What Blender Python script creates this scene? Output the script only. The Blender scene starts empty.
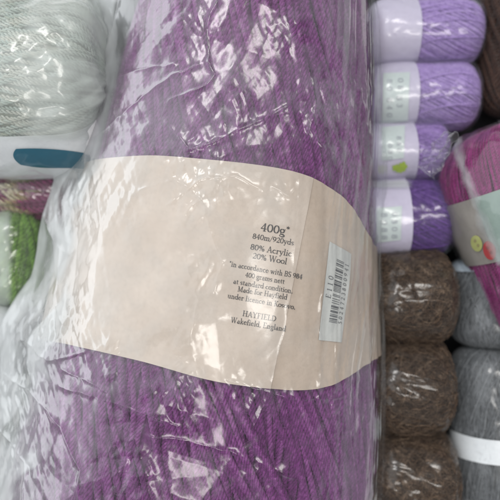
import bpy, math, random
import numpy as np
from mathutils import Vector

rng = np.random.default_rng(7)
random.seed(7)
scene = bpy.context.scene
COL = scene.collection
PI = math.pi

# ------------------------------------------------------------------ photo measurements -> metres
ZC, ZR, S0 = 0.40, 0.10, 0.0005          # camera height, height of the skein's top, metres per photo pixel there


def kz(z):
    return (ZC - z) / (ZC - ZR) * S0


def P(px, py, z):
    k = kz(np.asarray(z, float))
    return np.stack([(np.asarray(px, float) - 250) * k, (250 - np.asarray(py, float)) * k,
                     np.asarray(z, float) + 0 * np.asarray(px, float)], -1)


def proj(p):
    k = kz(p[..., 2])
    return 250 + p[..., 0] / k, 250 - p[..., 1] / k


# ------------------------------------------------------------------ noise
def _hash(ix, iy, iz, seed):
    h = (ix * 374761393 + iy * 668265263 + iz * 2147483647 + seed * 974634777) & 0xFFFFFFFF
    h = ((h ^ (h >> 13)) * 1274126177) & 0xFFFFFFFF
    h = ((h ^ (h >> 16)) * 2246822519) & 0xFFFFFFFF
    return ((h ^ (h >> 15)) & 0xFFFFFF) / float(0xFFFFFF)


def vnoise(x, y, z=0.0, seed=0):
    x = np.asarray(x, float); y = np.asarray(y, float); z = np.asarray(z, float) + 0 * x
    fx, fy, fz = np.floor(x), np.floor(y), np.floor(z)
    ix, iy, iz = fx.astype(np.int64), fy.astype(np.int64), fz.astype(np.int64)
    u, v, w = x - fx, y - fy, z - fz
    u = u * u * u * (u * (u * 6 - 15) + 10); v = v * v * v * (v * (v * 6 - 15) + 10); w = w * w * w * (w * (w * 6 - 15) + 10)
    r = 0
    for dx in (0, 1):
        for dy in (0, 1):
            for dz in (0, 1):
                wt = (u if dx else 1 - u) * (v if dy else 1 - v) * (w if dz else 1 - w)
                r = r + wt * _hash(ix + dx, iy + dy, iz + dz, seed)
    return r


def fbm(x, y, z=0.0, seed=0, oct=3):
    a, s, t = 1.0, 0.0, 0.0
    for o in range(oct):
        s = s + a * vnoise(np.asarray(x) * 2 ** o, np.asarray(y) * 2 ** o, np.asarray(z) * 2 ** o, seed + o * 17)
        t += a; a *= 0.5
    return s / t


def smooth(a, b, x):
    t = np.clip((np.asarray(x, float) - a) / (b - a), 0, 1)
    return t * t * (3 - 2 * t)


def crumple(x, y, lam, seed, n=5):
    """Faceted folds of creased film: piecewise-plane triangle waves in several directions (x, y in metres)."""
    r = np.random.default_rng(seed)
    h = 0
    for i in range(n):
        a = r.uniform(0, PI)
        l = lam * r.uniform(0.6, 1.7)
        wx = x + l * 0.3 * (vnoise(x / (l * 2.2), y / (l * 2.2), 0, seed + i * 5) - .5)
        wy = y + l * 0.3 * (vnoise(x / (l * 2.2), y / (l * 2.2), 3.3, seed + i * 5 + 1) - .5)
        q = (wx * math.cos(a) + wy * math.sin(a)) / l + r.uniform(0, 1)
        tri = np.abs(q - np.floor(q) - .5) * 2
        m = smooth(.42, .66, vnoise(x / (l * 1.6), y / (l * 1.6), 7.7, seed + i * 5 + 2))
        h = h + (tri - .5) * m * l
    return h / n


# ------------------------------------------------------------------ mesh helpers
def link(o, parent=None):
    COL.objects.link(o)
    if parent is not None:
        o.parent = parent
    return o


def quads_obj(name, V, F, mat, parent=None, smooth_=True, attrs=None):
    """V (n,3); F (m,4) or (m,3)."""
    V = np.asarray(V, np.float32); F = np.asarray(F, np.int32)
    me = bpy.data.meshes.new(name)
    nv, nf, k = len(V), len(F), F.shape[1]
    me.vertices.add(nv); me.loops.add(nf * k); me.polygons.add(nf)
    me.vertices.foreach_set('co', V.ravel())
    me.loops.foreach_set('vertex_index', F.ravel())
    me.polygons.foreach_set('loop_start', np.arange(0, nf * k, k, dtype=np.int32))
    me.polygons.foreach_set('use_smooth', np.full(nf, smooth_, dtype=bool))
    me.update(calc_edges=True); me.validate()
    for an, av in (attrs or {}).items():
        a = me.attributes.new(an, 'FLOAT', 'POINT')
        a.data.foreach_set('value', np.asarray(av, np.float32).ravel())
    me.materials.append(mat)
    o = bpy.data.objects.new(name, me)
    return link(o, parent)


def grid_faces(n, m, off=0, wrap=False):
    i = np.arange(n - 1)[:, None]; j = np.arange(m if wrap else m - 1)[None, :]
    j2 = (j + 1) % m
    a = i * m + j; b = i * m + j2; c = (i + 1) * m + j2; d = (i + 1) * m + j
    return np.stack([a, b, c, d], -1).reshape(-1, 4) + off


class Tubes:
    def __init__(self):
        self.V, self.F, self.A, self.B, self.n = [], [], [], [], 0

    def add(self, C, N, rad, sides=6, shade=None, along=None):
        """C (n,m,3) centre lines, N (n,m,3) reference normals, rad scalar or (n,m)."""
        n, m, _ = C.shape
        T = np.gradient(C, axis=1)
        T /= np.linalg.norm(T, axis=-1, keepdims=True) + 1e-12
        B = np.cross(T, N); B /= np.linalg.norm(B, axis=-1, keepdims=True) + 1e-12
        Nn = np.cross(B, T)
        ang = np.arange(sides) / sides * 2 * PI
        rad = np.broadcast_to(np.asarray(rad, float), (n, m))
        V = C[:, :, None, :] + rad[:, :, None, None] * (np.cos(ang)[None, None, :, None] * Nn[:, :, None, :]
                                                         + np.sin(ang)[None, None, :, None] * B[:, :, None, :])
        f = grid_faces(m, sides, 0, True)
        F = (f[None] + (np.arange(n) * m * sides)[:, None, None]).reshape(-1, 4) + self.n
        self.V.append(V.reshape(-1, 3)); self.F.append(F); self.n += n * m * sides
        sh = rng.random(n)[:, None] if shade is None else np.asarray(shade).reshape(n, -1)
        self.A.append(np.broadcast_to(sh[:, :, None] if sh.shape[1] == m else sh[:, :, None], (n, m, sides)).reshape(-1))
        al = np.zeros((n, m)) if along is None else np.broadcast_to(along, (n, m))
        self.B.append(np.broadcast_to(al[:, :, None], (n, m, sides)).reshape(-1))

    def build(self, name, mat, parent):
        return quads_obj(name, np.concatenate(self.V), np.concatenate(self.F), mat, parent, True,
                         {'shade': np.concatenate(self.A), 'along': np.concatenate(self.B)})


# ------------------------------------------------------------------ ball / skein surface
class Surf:
    """Rounded skein: axis p0->p1 (metres), half width a, half height b; theta 0 = right of axis, pi/2 = up."""

    count = 0

    def __init__(self, p0, p1, a0, b0, a1=None, b1=None, p=5.0, q=2.5, lump=.022):
        Surf.count += 1; self.k = Surf.count * 1.7; self.lump = lump
        self.p0, self.p1 = np.array(p0, float), np.array(p1, float)
        d = self.p1 - self.p0
        self.L = np.linalg.norm(d); self.ax = d / self.L
        up = np.array([0, 0, 1.0])
        # right-hand side so that theta 0 is towards +x when the axis runs down the picture
        self.rt = np.cross(up, self.ax); self.rt /= np.linalg.norm(self.rt)
        self.rt = self.rt
        self.up = np.cross(self.ax, self.rt)
        self.a0, self.b0 = a0, b0
        self.a1, self.b1 = (a1 or a0), (b1 or b0)
        ph = np.linspace(-PI / 2, PI / 2, 4001)
        s = np.sign(np.sin(ph)) * np.abs(np.sin(ph)) ** (2 / p)
        f = np.abs(np.cos(ph)) ** (2 / q)
        R = (a0 + b0) / 2
        ds = np.hypot(np.diff(s) * self.L / 2, np.diff(f) * R)
        al = np.concatenate([[0], np.cumsum(ds)]); al = al / al[-1] * 2 - 1
        self._u, self._s, self._f = al, s, f

    def pt(self, u, th, off=0.0):
        u = np.asarray(u, float); th = np.asarray(th, float)
        s = np.interp(u, self._u, self._s); f = np.interp(u, self._u, self._f)
        t = (s + 1) / 2
        a = self.a0 + (self.a1 - self.a0) * t; b = self.b0 + (self.b1 - self.b0) * t
        lp = 1 + self.lump * (.6 * np.sin(2 * th + 3.1 * u + self.k) + .4 * np.sin(3 * th - 5.3 * u + 2.3 * self.k) + .5 * np.sin(7.1 * u + th + 3.1 * self.k))
        a = a * lp; b = b * lp
        over = np.clip(np.abs(u) - 1, 0, None) * np.sign(u) * self.L * .5
        c = self.p0 + self.ax * ((t + np.sign(s) * np.abs(s) ** 6 * .3 * np.asarray(off) / self.L) * self.L + over)[..., None]
        off_r = off * np.minimum(1, f * 2.5 + .15)
        return c + self.rt * ((a * f + off_r) * np.cos(th))[..., None] + self.up * ((b * f + off_r) * np.sin(th))[..., None]

    def nrm(self, u, th):
        e = 1e-3
        du = self.pt(np.clip(u + e, -.999, .999), th) - self.pt(np.clip(u - e, -.999, .999), th)
        dt = self.pt(u, th + e) - self.pt(u, th - e)
        n = np.cross(dt, du)
        l = np.linalg.norm(n, axis=-1, keepdims=True)
        n = n / (l + 1e-15)
        ref = np.cos(th)[..., None] * self.rt + np.sin(th)[..., None] * self.up + self.ax * (np.sign(u) * np.abs(u) ** 8)[..., None]
        sgn = np.sign((n * ref).sum(-1, keepdims=True)); sgn[sgn == 0] = 1
        return n * sgn

    def from_px(self, px, py, off=0.0, u0=0.0, th0=PI / 2, it=40):
        """Surface coordinates of the points seen at these photo positions."""
        px = np.asarray(px, float); py = np.asarray(py, float)
        u = np.full(px.shape, u0) if np.isscalar(u0) else u0.copy()
        th = np.full(px.shape, th0) if np.isscalar(th0) else th0.copy()
        for _ in range(it):
            x, y = proj(self.pt(u, th, off))
            e = 1e-4
            xu, yu = proj(self.pt(u + e, th, off)); xt, yt = proj(self.pt(u, th + e, off))
            a, b, c, d = (xu - x) / e, (xt - x) / e, (yu - y) / e, (yt - y) / e
            det = a * d - b * c
            det = np.where(np.abs(det) < 1e-6, 1e-6, det)
            rx, ry = px - x, py - y
            u = np.clip(u + np.clip((d * rx - b * ry) / det, -.1, .1), -.98, .98)
            th = np.clip(th + np.clip((-c * rx + a * ry) / det, -.2, .2), -.35, PI + .35)
        return u, th


def wind(T, surf, n, r, plies, slope, off, pitch, th_rng=(0, 2 * PI), jitter=.6, sides=6, wob=.02, u_rng=(-.972, .972),
         step=None, ply_r=.52, ply_o=.56, bend=0.0):
    """n plied strands running end to end over the surface."""
    L = surf.L + surf.a0
    step = step or pitch / 9
    m = max(24, int(L / step))
    u = np.linspace(u_rng[0], u_rng[1], m)[None, :]
    th0 = th_rng[0] + (np.arange(n) + .5 + rng.uniform(-jitter, jitter, n) * .5) / n * (th_rng[1] - th_rng[0])
    sl = slope + rng.normal(0, .05, n)
    ph = rng.uniform(0, 100, n)[:, None]
    th = th0[:, None] + sl[:, None] * u + bend * u * u + wob * 2 * (vnoise(u * 3.1 + ph, ph, 0, 3) - .5) * 2
    U = np.broadcast_to(u, th.shape)
    o = off + r * .7 * (vnoise(u * 4 + ph, ph + 9, 0, 5) - .3)
    C = surf.pt(U, th, o); N = surf.nrm(U, th)
    Tn = np.gradient(C, axis=1); Tn /= np.linalg.norm(Tn, axis=-1, keepdims=True) + 1e-12
    B = np.cross(Tn, N)
    arc = np.concatenate([np.zeros((n, 1)), np.cumsum(np.linalg.norm(np.diff(C, axis=1), axis=-1), 1)], 1)
    shade = rng.random(n)
    along = np.broadcast_to(u, th.shape)
    if plies == 1:
        T.add(C, N, r * (1 + .15 * (vnoise(arc / r / 3 + ph, ph, 0, 8) - .5)), sides, shade, along)
        return
    p0 = rng.uniform(0, 2 * PI, n)[:, None]
    irr = 1.2 * (vnoise(arc / pitch * .35 + ph, ph + 4, 0, 13) - .5)
    for k in range(plies):
        a = p0 + 2 * PI * k / plies + 2 * PI * arc / pitch + irr
        Ck = C + r * ply_o * (np.cos(a)[..., None] * N + np.sin(a)[..., None] * B)
        T.add(Ck, N, r * ply_r, sides, np.clip(shade + rng.normal(0, .12), 0, 1), along)


def fuzz(T, surf, n, length, r, off, curl=1.0, th_rng=(0, 2 * PI), m=7, lift=.5):
    """Loose fibres standing off the surface."""
    u0 = rng.uniform(-.95, .95, n)[:, None]; t0 = rng.uniform(th_rng[0], th_rng[1], n)[:, None]
    q = np.linspace(0, 1, m)[None, :]
    ln = length * rng.uniform(.4, 1.3, n)[:, None]
    a = rng.uniform(0, 2 * PI, n)[:, None] + curl * rng.uniform(-1, 1, n)[:, None] * q * 3
    du = np.cumsum(np.cos(a) * ln / m / (surf.L / 2), 1); dt = np.cumsum(np.sin(a) * ln / m / surf.a0, 1)
    h = off + lift * ln * np.sin(q * PI * rng.uniform(.5, 1.1, n)[:, None]) * rng.uniform(.1, .6, n)[:, None]
    u = np.clip(u0 + du, -.985, .985); t = t0 + dt
    C = surf.pt(u, t, h); N = surf.nrm(u, t)
    T.add(C, N, r * np.linspace(1, .5, m)[None, :] * np.ones((n, 1)), 3)


# ------------------------------------------------------------------ materials
def new_mat(name):
    m = bpy.data.materials.new(name); m.use_nodes = True
    nt = m.node_tree; nt.nodes.clear()
    out = nt.nodes.new('ShaderNodeOutputMaterial')
    return m, nt, out


ALB = .95


def dim(c):
    return tuple(x * ALB for x in c)


def ramp(nt, fac, stops):
    r = nt.nodes.new('ShaderNodeValToRGB')
    el = r.color_ramp.elements
    while len(el) < len(stops):
        el.new(.5)
    for e, (p_, c) in zip(el, stops):
        e.position = p_; e.color = (*c, 1)
    nt.links.new(fac, r.inputs[0])
    return r.outputs[0]


def mix_rgb(nt, fac, a, b, mode='MIX'):
    n = nt.nodes.new('ShaderNodeMix'); n.data_type = 'RGBA'; n.blend_type = mode
    for i, v in ((0, fac), (6, a), (7, b)):
        if hasattr(v, 'is_output'):
            nt.links.new(v, n.inputs[i])
        else:
            n.inputs[i].default_value = v if i == 0 else (*v, 1)
    return n.outputs[2]


def math_n(nt, op, a, b=None, clamp=False):
    n = nt.nodes.new('ShaderNodeMath'); n.operation = op; n.use_clamp = clamp
    for i, v in enumerate((a, b)):
        if v is None:
            continue
        if hasattr(v, 'is_output'):
            nt.links.new(v, n.inputs[i])
        else:
            n.inputs[i].default_value = v
    return n.outputs[0]


def attr(nt, name):
    a = nt.nodes.new('ShaderNodeAttribute'); a.attribute_name = name
    return a.outputs['Fac']


def noise_n(nt, scale, detail=3, rough=.5, coord='Object'):
    tc = nt.nodes.new('ShaderNodeTexCoord')
    n = nt.nodes.new('ShaderNodeTexNoise')
    n.inputs['Scale'].default_value = scale; n.inputs['Detail'].default_value = detail; n.inputs['Roughness'].default_value = rough
    nt.links.new(tc.outputs[coord], n.inputs['Vector'])
    return n.outputs['Fac']


def yarn_mat(name, dark, mid, light, stops=None, sheen=.25, sc=420, rough=.85):
    """Wool: strand-to-strand variation, fibre mottling; stops = colours along the skein for variegated yarn."""
    m, nt, out = new_mat(name)
    b = nt.nodes.new('ShaderNodeBsdfPrincipled')
    f = math_n(nt, 'ADD', math_n(nt, 'MULTIPLY', attr(nt, 'shade'), .30), math_n(nt, 'MULTIPLY', noise_n(nt, sc, 4, .6), .90))
    c = ramp(nt, math_n(nt, 'SUBTRACT', f, .1), [(.2, dim(dark)), (.5, dim(mid)), (.85, dim(light))])
    if stops:
        stops = [(p_, dim(q_)) for p_, q_ in stops]
        w = math_n(nt, 'ADD', math_n(nt, 'MULTIPLY', attr(nt, 'along'), .5), math_n(nt, 'ADD', math_n(nt, 'MULTIPLY', attr(nt, 'shade'), .16), .42))
        c = mix_rgb(nt, .75, c, ramp(nt, w, stops))
    nt.links.new(c, b.inputs['Base Color'])
    b.inputs['Roughness'].default_value = rough
    b.inputs['Specular IOR Level'].default_value = .25
    b.inputs['Sheen Weight'].default_value = sheen
    b.inputs['Sheen Roughness'].default_value = .45
    bu = nt.nodes.new('ShaderNodeBump'); bu.inputs['Strength'].default_value = .5; bu.inputs['Distance'].default_value = .0004
    nt.links.new(noise_n(nt, 1800, 3, .7), bu.inputs['Height']); nt.links.new(bu.outputs[0], b.inputs['Normal'])
    nt.links.new(b.outputs[0], out.inputs[0])
    return m


def paper_mat(name, c0, c1, sc=60, rough=.55, bump=.3, k=ALB):
    c0 = tuple(x * k for x in c0); c1 = tuple(x * k for x in c1)
    m, nt, out = new_mat(name)
    b = nt.nodes.new('ShaderNodeBsdfPrincipled')
    f = noise_n(nt, sc, 6, .65)
    c = ramp(nt, f, [(.3, c0), (.7, c1)])
    c = mix_rgb(nt, math_n(nt, 'MULTIPLY', ramp(nt, noise_n(nt, sc * 14, 3, .7), [(.45, (0, 0, 0)), (.75, (1, 1, 1))]), .22), c, tuple(x * .72 for x in c0))
    nt.links.new(c, b.inputs['Base Color'])
    b.inputs['Roughness'].default_value = rough
    b.inputs['Specular IOR Level'].default_value = .3
    bu = nt.nodes.new('ShaderNodeBump'); bu.inputs['Strength'].default_value = bump; bu.inputs['Distance'].default_value = .0006
    nt.links.new(noise_n(nt, sc * 9, 4, .6), bu.inputs['Height']); nt.links.new(bu.outputs[0], b.inputs['Normal'])
    nt.links.new(b.outputs[0], out.inputs[0])
    return m


def plain_mat(name, c, rough=.6):
    m, nt, out = new_mat(name)
    b = nt.nodes.new('ShaderNodeBsdfPrincipled')
    cc = mix_rgb(nt, noise_n(nt, 300, 3), tuple(x * .85 * ALB for x in c), tuple(min(1, x * 1.1) * ALB for x in c))
    nt.links.new(cc, b.inputs['Base Color'])
    b.inputs['Roughness'].default_value = rough
    b.inputs['Specular IOR Level'].default_value = .3
    nt.links.new(b.outputs[0], out.inputs[0])
    return m


def film_mat(name, tint=(.97, .98, .985), milk=(.60, .63, .635), rough=.10, gloss=1.6, haze_mul=1.0):
    """Clear crinkled polythene: see-through, glossy by Fresnel, milky where the film is doubled (attribute 'haze')."""
    m, nt, out = new_mat(name)
    tr = nt.nodes.new('ShaderNodeBsdfTransparent'); tr.inputs[0].default_value = (*tint, 1)
    gl = nt.nodes.new('ShaderNodeBsdfGlossy'); nt.links.new(math_n(nt, 'ADD', math_n(nt, 'MULTIPLY', attr(nt, 'haze'), .22), rough), gl.inputs['Roughness'])
    gl.inputs['Color'].default_value = (1, 1, 1, 1)
    g2 = nt.nodes.new('ShaderNodeBsdfGlossy'); g2.inputs['Roughness'].default_value = .125      # crisp sparkle over the broad sheen
    gm = nt.nodes.new('ShaderNodeMixShader'); gm.inputs[0].default_value = .40
    nt.links.new(gl.outputs[0], gm.inputs[1]); nt.links.new(g2.outputs[0], gm.inputs[2])
    fr = nt.nodes.new('ShaderNodeFresnel'); fr.inputs['IOR'].default_value = 1.5
    df = nt.nodes.new('ShaderNodeBsdfDiffuse'); df.inputs[0].default_value = (*milk, 1)
    tl = nt.nodes.new('ShaderNodeBsdfTranslucent'); tl.inputs[0].default_value = (*milk, 1)
    mk = nt.nodes.new('ShaderNodeMixShader'); mk.inputs[0].default_value = .35
    nt.links.new(df.outputs[0], mk.inputs[1]); nt.links.new(tl.outputs[0], mk.inputs[2])
    hz = math_n(nt, 'MULTIPLY', attr(nt, 'haze'), haze_mul, True)
    m1 = nt.nodes.new('ShaderNodeMixShader')
    nt.links.new(hz, m1.inputs[0]); nt.links.new(tr.outputs[0], m1.inputs[1]); nt.links.new(mk.outputs[0], m1.inputs[2])
    m2 = nt.nodes.new('ShaderNodeMixShader')
    nt.links.new(math_n(nt, 'MINIMUM', math_n(nt, 'MULTIPLY', fr.outputs[0], gloss), .26), m2.inputs[0])
    nt.links.new(m1.outputs[0], m2.inputs[1]); nt.links.new(gm.outputs[0], m2.inputs[2])
    bu = nt.nodes.new('ShaderNodeBump'); bu.inputs['Strength'].default_value = .07; bu.inputs['Distance'].default_value = .0005
    nt.links.new(noise_n(nt, 260, 3, .55), bu.inputs['Height'])
    nt.links.new(bu.outputs[0], gl.inputs['Normal']); nt.links.new(bu.outputs[0], g2.inputs['Normal']); nt.links.new(bu.outputs[0], fr.inputs['Normal'])
    nt.links.new(m2.outputs[0], out.inputs[0])
    return m


# ------------------------------------------------------------------ things
def thing(name, label, cat, loc, group=None):
    o = bpy.data.objects.new(name, None); COL.objects.link(o)
    o.empty_display_size = .02
    o.location = (float(loc[0]), float(loc[1]), 0.0)
    o['label'] = label; o['category'] = cat
    if group:
        o['group'] = group
    return o


def adopt(o, root):
    """Parts are modelled in world coordinates; keep them where they stand under the root."""
    o.parent = root
    o.matrix_parent_inverse.identity()
    bpy.context.view_layer.update()
    inv = root.matrix_world.inverted()
    o.data.transform(inv)
    return o


def adopt_all(root):
    L = Vector(root.location)
    for c in root.children_recursive:
        if c.type == 'MESH':
            me = c.data
            a = np.empty(len(me.vertices) * 3, np.float32); me.vertices.foreach_get('co', a)
            a = a.reshape(-1, 3) - np.array(L, np.float32)
            me.vertices.foreach_set('co', a.ravel()); me.update()


# ------------------------------------------------------------------ serif lettering (pen strokes)
def arc(cx, cy, rx, ry, a0, a1, n=9):
    t = np.radians(np.linspace(a0, a1, n))
    return [(cx + rx * math.cos(q), cy + ry * math.sin(q)) for q in t]


K, H = .13, .07           # thick and hair strokes
X = .60                     # x-height (capitals are 1.0)


def sf(x, y, w=.15):
    return (H, [(x - w, y), (x + w, y)])


def bowl(cx, cy, rx, ry):
    return [(K, arc(cx, cy, rx, ry, 115, 245)), (K, arc(cx, cy, rx, ry, -65, 65)), (H, arc(cx, cy, rx, ry, 65, 115, 5)), (H, arc(cx, cy, rx, ry, 245, 295, 5))]


def glyphs():
    g = {}
    o = bowl(.3, X / 2, .25, X / 2 - .03)
    g['o'] = (.6, o)
    g['c'] = (.52, [(K, arc(.3, X / 2, .25, X / 2 - .03, 100, 260)), (H, arc(.3, X / 2, .25, X / 2 - .03, 40, 100)), (H, arc(.3, X / 2, .25, X / 2 - .03, 260, 320))])
    g['e'] = (.54, [(K, arc(.3, X / 2, .25, X / 2 - .03, 90, 265)), (H, arc(.3, X / 2, .25, X / 2 - .03, 265, 325)), (H, arc(.3, X / 2 + .02, .22, X / 2 - .05, 5, 90)), (H, [(.08, X / 2 + .03), (.52, X / 2 + .05)])])
    g['a'] = (.55, [(K, [(.4, 0), (.4, X * .68)]), (H, arc(.26, X * .68, .14, X * .28, 0, 150)), (K, arc(.22, .17, .15, .15, 90, 300)), (H, [(.22, .33), (.4, .36)]), (H, [(.3, .03), (.4, .12)]), (H, [(.4, 0), (.52, .03)])])
    g['d'] = (.62, bowl(.27, X / 2, .22, X / 2 - .03) + [(K, [(.48, 0), (.48, 1.03)]), sf(.53, .02, .08), (H, [(.36, 1.0), (.48, 1.03)])])
    g['g'] = (.56, bowl(.26, .38, .19, .2) + [(H, [(.4, .5), (.55, .58)]), (H, [(.16, .2), (.1, .08), (.2, .0)]), (K, [(.2, .0), (.42, -.03)]), (K, arc(.28, -.17, .23, .13, -90, 75)), (H, arc(.28, -.17, .23, .13, 120, 270))])
    g['h'] = (.66, [(K, [(.15, 0), (.15, 1.02)]), sf(.15, .02), (H, [(.03, 1.0), (.15, 1.02)]), (H, arc(.32, X - .2, .17, .18, 60, 160)), (K, [(.49, 0), (.49, X - .2)]), (K, arc(.32, X - .2, .17, .18, 0, 60)), sf(.49, .02)])
    g['i'] = (.33, [(K, [(.16, 0), (.16, X)]), sf(.16, .02), (H, [(.04, X - .03), (.16, X)]), (K * 1.1, [(.12, .84), (.21, .84)])])
    g['k'] = (.62, [(K, [(.15, 0), (.15, 1.02)]), sf(.15, .02), (H, [(.03, 1.0), (.15, 1.02)]), (H, [(.18, .25), (.48, X)]), (K, [(.28, .34), (.52, 0)]), sf(.46, X - .01, .12), sf(.52, .02, .1)])
    g['l'] = (.33, [(K, [(.16, 0), (.16, 1.02)]), sf(.16, .02), (H, [(.04, 1.0), (.16, 1.02)])])
    g['n'] = (.66, [(K, [(.15, 0), (.15, X)]), sf(.15, .02), (H, [(.03, X - .03), (.15, X)]), (H, arc(.32, X - .2, .17, .18, 60, 160)), (K, [(.49, 0), (.49, X - .2)]), (K, arc(.32, X - .2, .17, .18, 0, 60)), sf(.49, .02)])
    g['m'] = (.98, g['n'][1] + [(H, arc(.66, X - .2, .17, .18, 60, 160)), (K, [(.83, 0), (.83, X - .2)]), (K, arc(.66, X - .2, .17, .18, 0, 60)), sf(.83, .02)])
    g['r'] = (.46, [(K, [(.15, 0), (.15, X)]), sf(.15, .02), (H, [(.03, X - .03), (.15, X)]), (H, arc(.32, X - .2, .17, .18, 60, 160)), (K, [(.36, X - .06), (.43, X - .1)])])
    g['s'] = (.45, [(H, arc(.22, X - .17, .15, .14, 30, 130)), (K, arc(.22, X - .17, .15, .14, 130, 230, 6)), (K, [(.13, X - .28), (.32, .24)]), (K, arc(.22, .16, .15, .14, -30, 40, 5)), (H, arc(.22, .16, .15, .14, 210, 330)), (H, [(.36, X - .14), (.36, X)])])
    g['t'] = (.4, [(K, [(.17, .1), (.17, X + .14)]), (H, [(.03, X - .02), (.36, X - .02)]), (H, arc(.27, .12, .1, .1, 180, 310))])
    g['u'] = (.66, [(K, [(.15, .2), (.15, X)]), (H, [(.03, X - .02), (.15, X)]), (H, arc(.31, .2, .16, .18, 180, 330)), (K, [(.49, 0), (.49, X)]), (H, [(.37, X - .02), (.49, X)]), sf(.54, .02, .07)])
    g['v'] = (.58, [(K, [(.08, X), (.3, 0)]), (H, [(.3, 0), (.5, X)]), sf(.1, X - .01, .11), sf(.5, X - .01, .1)])
    g['w'] = (.86, [(K, [(.08, X), (.27, 0)]), (H, [(.27, 0), (.44, X)]), (K, [(.42, X), (.6, 0)]), (H, [(.6, 0), (.78, X)]), sf(.1, X - .01, .11), sf(.42, X - .01, .1), sf(.78, X - .01, .1)])
    g['y'] = (.58, [(K, [(.08, X), (.3, 0)]), (H, [(.5, X), (.22, -.24)]), (K, [(.22, -.24), (.1, -.24)]), sf(.1, X - .01, .11), sf(.5, X - .01, .1)])
    g['f'] = (.38, [(K, [(.17, 0), (.17, .82)]), sf(.17, .02), (H, arc(.3, .82, .13, .19, 60, 180)), (K, [(.36, .99), (.43, .94)]), (H, [(.03, X - .02), (.36, X - .02)])])
    # capitals
    g['A'] = (.78, [(H, [(.1, 0), (.38, 1)]), (K, [(.38, 1), (.66, 0)]), (H, [(.2, .36), (.55, .36)]), sf(.1, .02, .12), sf(.66, .02, .13)])
    g['W'] = (1.12, [(K, [(.1, 1), (.34, 0)]), (H, [(.34, 0), (.55, .9)]), (K, [(.53, 1), (.78, 0)]), (H, [(.78, 0), (1.0, 1)]), sf(.1, .98, .12), sf(.53, .98, .11), sf(1.0, .98, .11)])
    g['B'] = (.68, [(K, [(.16, 0), (.16, 1)]), (H, [(.03, .98), (.36, .98)]), (H, [(.03, .02), (.4, .02)]), (H, [(.16, .53), (.38, .53)]), (K, arc(.36, .755, .19, .225, -80, 80)), (K, arc(.38, .27, .22, .25, -80, 80))])
    g['S'] = (.6, [(H, arc(.3, .75, .2, .23, 20, 120)), (K, arc(.3, .75, .2, .23, 120, 240, 7)), (K, [(.19, .57), (.42, .42)]), (K, arc(.3, .26, .21, .24, -60, 50, 7)), (H, arc(.3, .26, .21, .24, 190, 300)), (H, [(.49, .8), (.49, .98)]), (H, [(.09, .05), (.09, .25)])])
    g['M'] = (1.0, [(H, [(.16, 0), (.18, 1)]), (K, [(.18, 1), (.48, .05)]), (H, [(.48, .05), (.78, 1)]), (K, [(.8, 1), (.82, 0)]), sf(.16, .02, .12), sf(.82, .02, .14), sf(.13, .98, .1), sf(.84, .98, .1)])
    g['H'] = (.86, [(K, [(.17, 0), (.17, 1)]), (K, [(.67, 0), (.67, 1)]), (H, [(.17, .52), (.67, .52)])] + [sf(x, y, .14) for x in (.17, .67) for y in (.02, .98)])
    g['Y'] = (.76, [(K, [(.1, 1), (.38, .48)]), (H, [(.38, .48), (.64, 1)]), (K, [(.38, 0), (.38, .5)]), sf(.1, .98, .12), sf(.64, .98, .11), sf(.38, .02)])
    g['F'] = (.62, [(K, [(.17, 0), (.17, 1)]), (H, [(.03, .98), (.56, .98)]), (H, [(.56, .98), (.56, .8)]), (H, [(.17, .52), (.44, .52)]), sf(.17, .02)])
    g['I'] = (.38, [(K, [(.18, 0), (.18, 1)]), sf(.18, .02), sf(.18, .98)])
    g['E'] = (.66, g['F'][1] + [(H, [(.03, .02), (.58, .02)]), (H, [(.58, .02), (.6, .22)])])
    g['L'] = (.62, [(K, [(.17, 0), (.17, 1)]), sf(.17, .98), (H, [(.03, .02), (.56, .02)]), (H, [(.56, .02), (.58, .24)])])
    g['D'] = (.82, [(K, [(.17, 0), (.17, 1)]), (H, [(.03, .98), (.36, .98)]), (H, [(.03, .02), (.36, .02)]), (K, arc(.34, .5, .38, .46, -72, 72)), (H, arc(.34, .5, .38, .47, 72, 90, 3)), (H, arc(.34, .5, .38, .47, -90, -72, 3))])
    g['K'] = (.78, [(K, [(.17, 0), (.17, 1)]), sf(.17, .02), sf(.17, .98), (H, [(.19, .42), (.6, 1)]), (K, [(.3, .55), (.66, 0)]), sf(.58, .98, .12), sf(.66, .02, .12)])
    # figures
    g['0'] = (.6, bowl(.3, .45, .23, .43))
    g['1'] = (.42, [(K, [(.21, 0), (.21, .9)]), sf(.21, .02), (H, [(.08, .8), (.21, .9)])])
    g['2'] = (.56, [(H, arc(.27, .64, .2, .24, 90, 170)), (K, arc(.27, .64, .2, .24, -35, 90)), (H, [(.43, .5), (.08, .04)]), (K, [(.06, .05), (.48, .05)]), (H, [(.48, .05), (.52, .2)])])
    g['3'] = (.54, [(H, arc(.25, .68, .18, .2, 90, 160)), (K, arc(.25, .68, .18, .2, -70, 90)), (K, arc(.24, .25, .22, .24, -90, 75)), (H, arc(.24, .25, .22, .24, 200, 270))])
    g['4'] = (.6, [(H, [(.4, .9), (.05, .28)]), (H * 1.3, [(.04, .28), (.56, .28)]), (K, [(.4, 0), (.4, .9)]), sf(.4, .02, .12)])
    g['5'] = (.54, [(H, [(.16, .88), (.14, .5)]), (K, [(.16, .86), (.46, .86)]), (K, arc(.24, .27, .23, .26, -90, 100)), (H, arc(.24, .27, .23, .26, 200, 270))])
    g['7'] = (.54, [(K, [(.06, .86), (.5, .86)]), (K, [(.48, .86), (.2, 0)]), (H, [(.06, .86), (.05, .7)])])
    g['8'] = (.58, bowl(.29, .67, .18, .2) + bowl(.29, .23, .22, .22))
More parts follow.
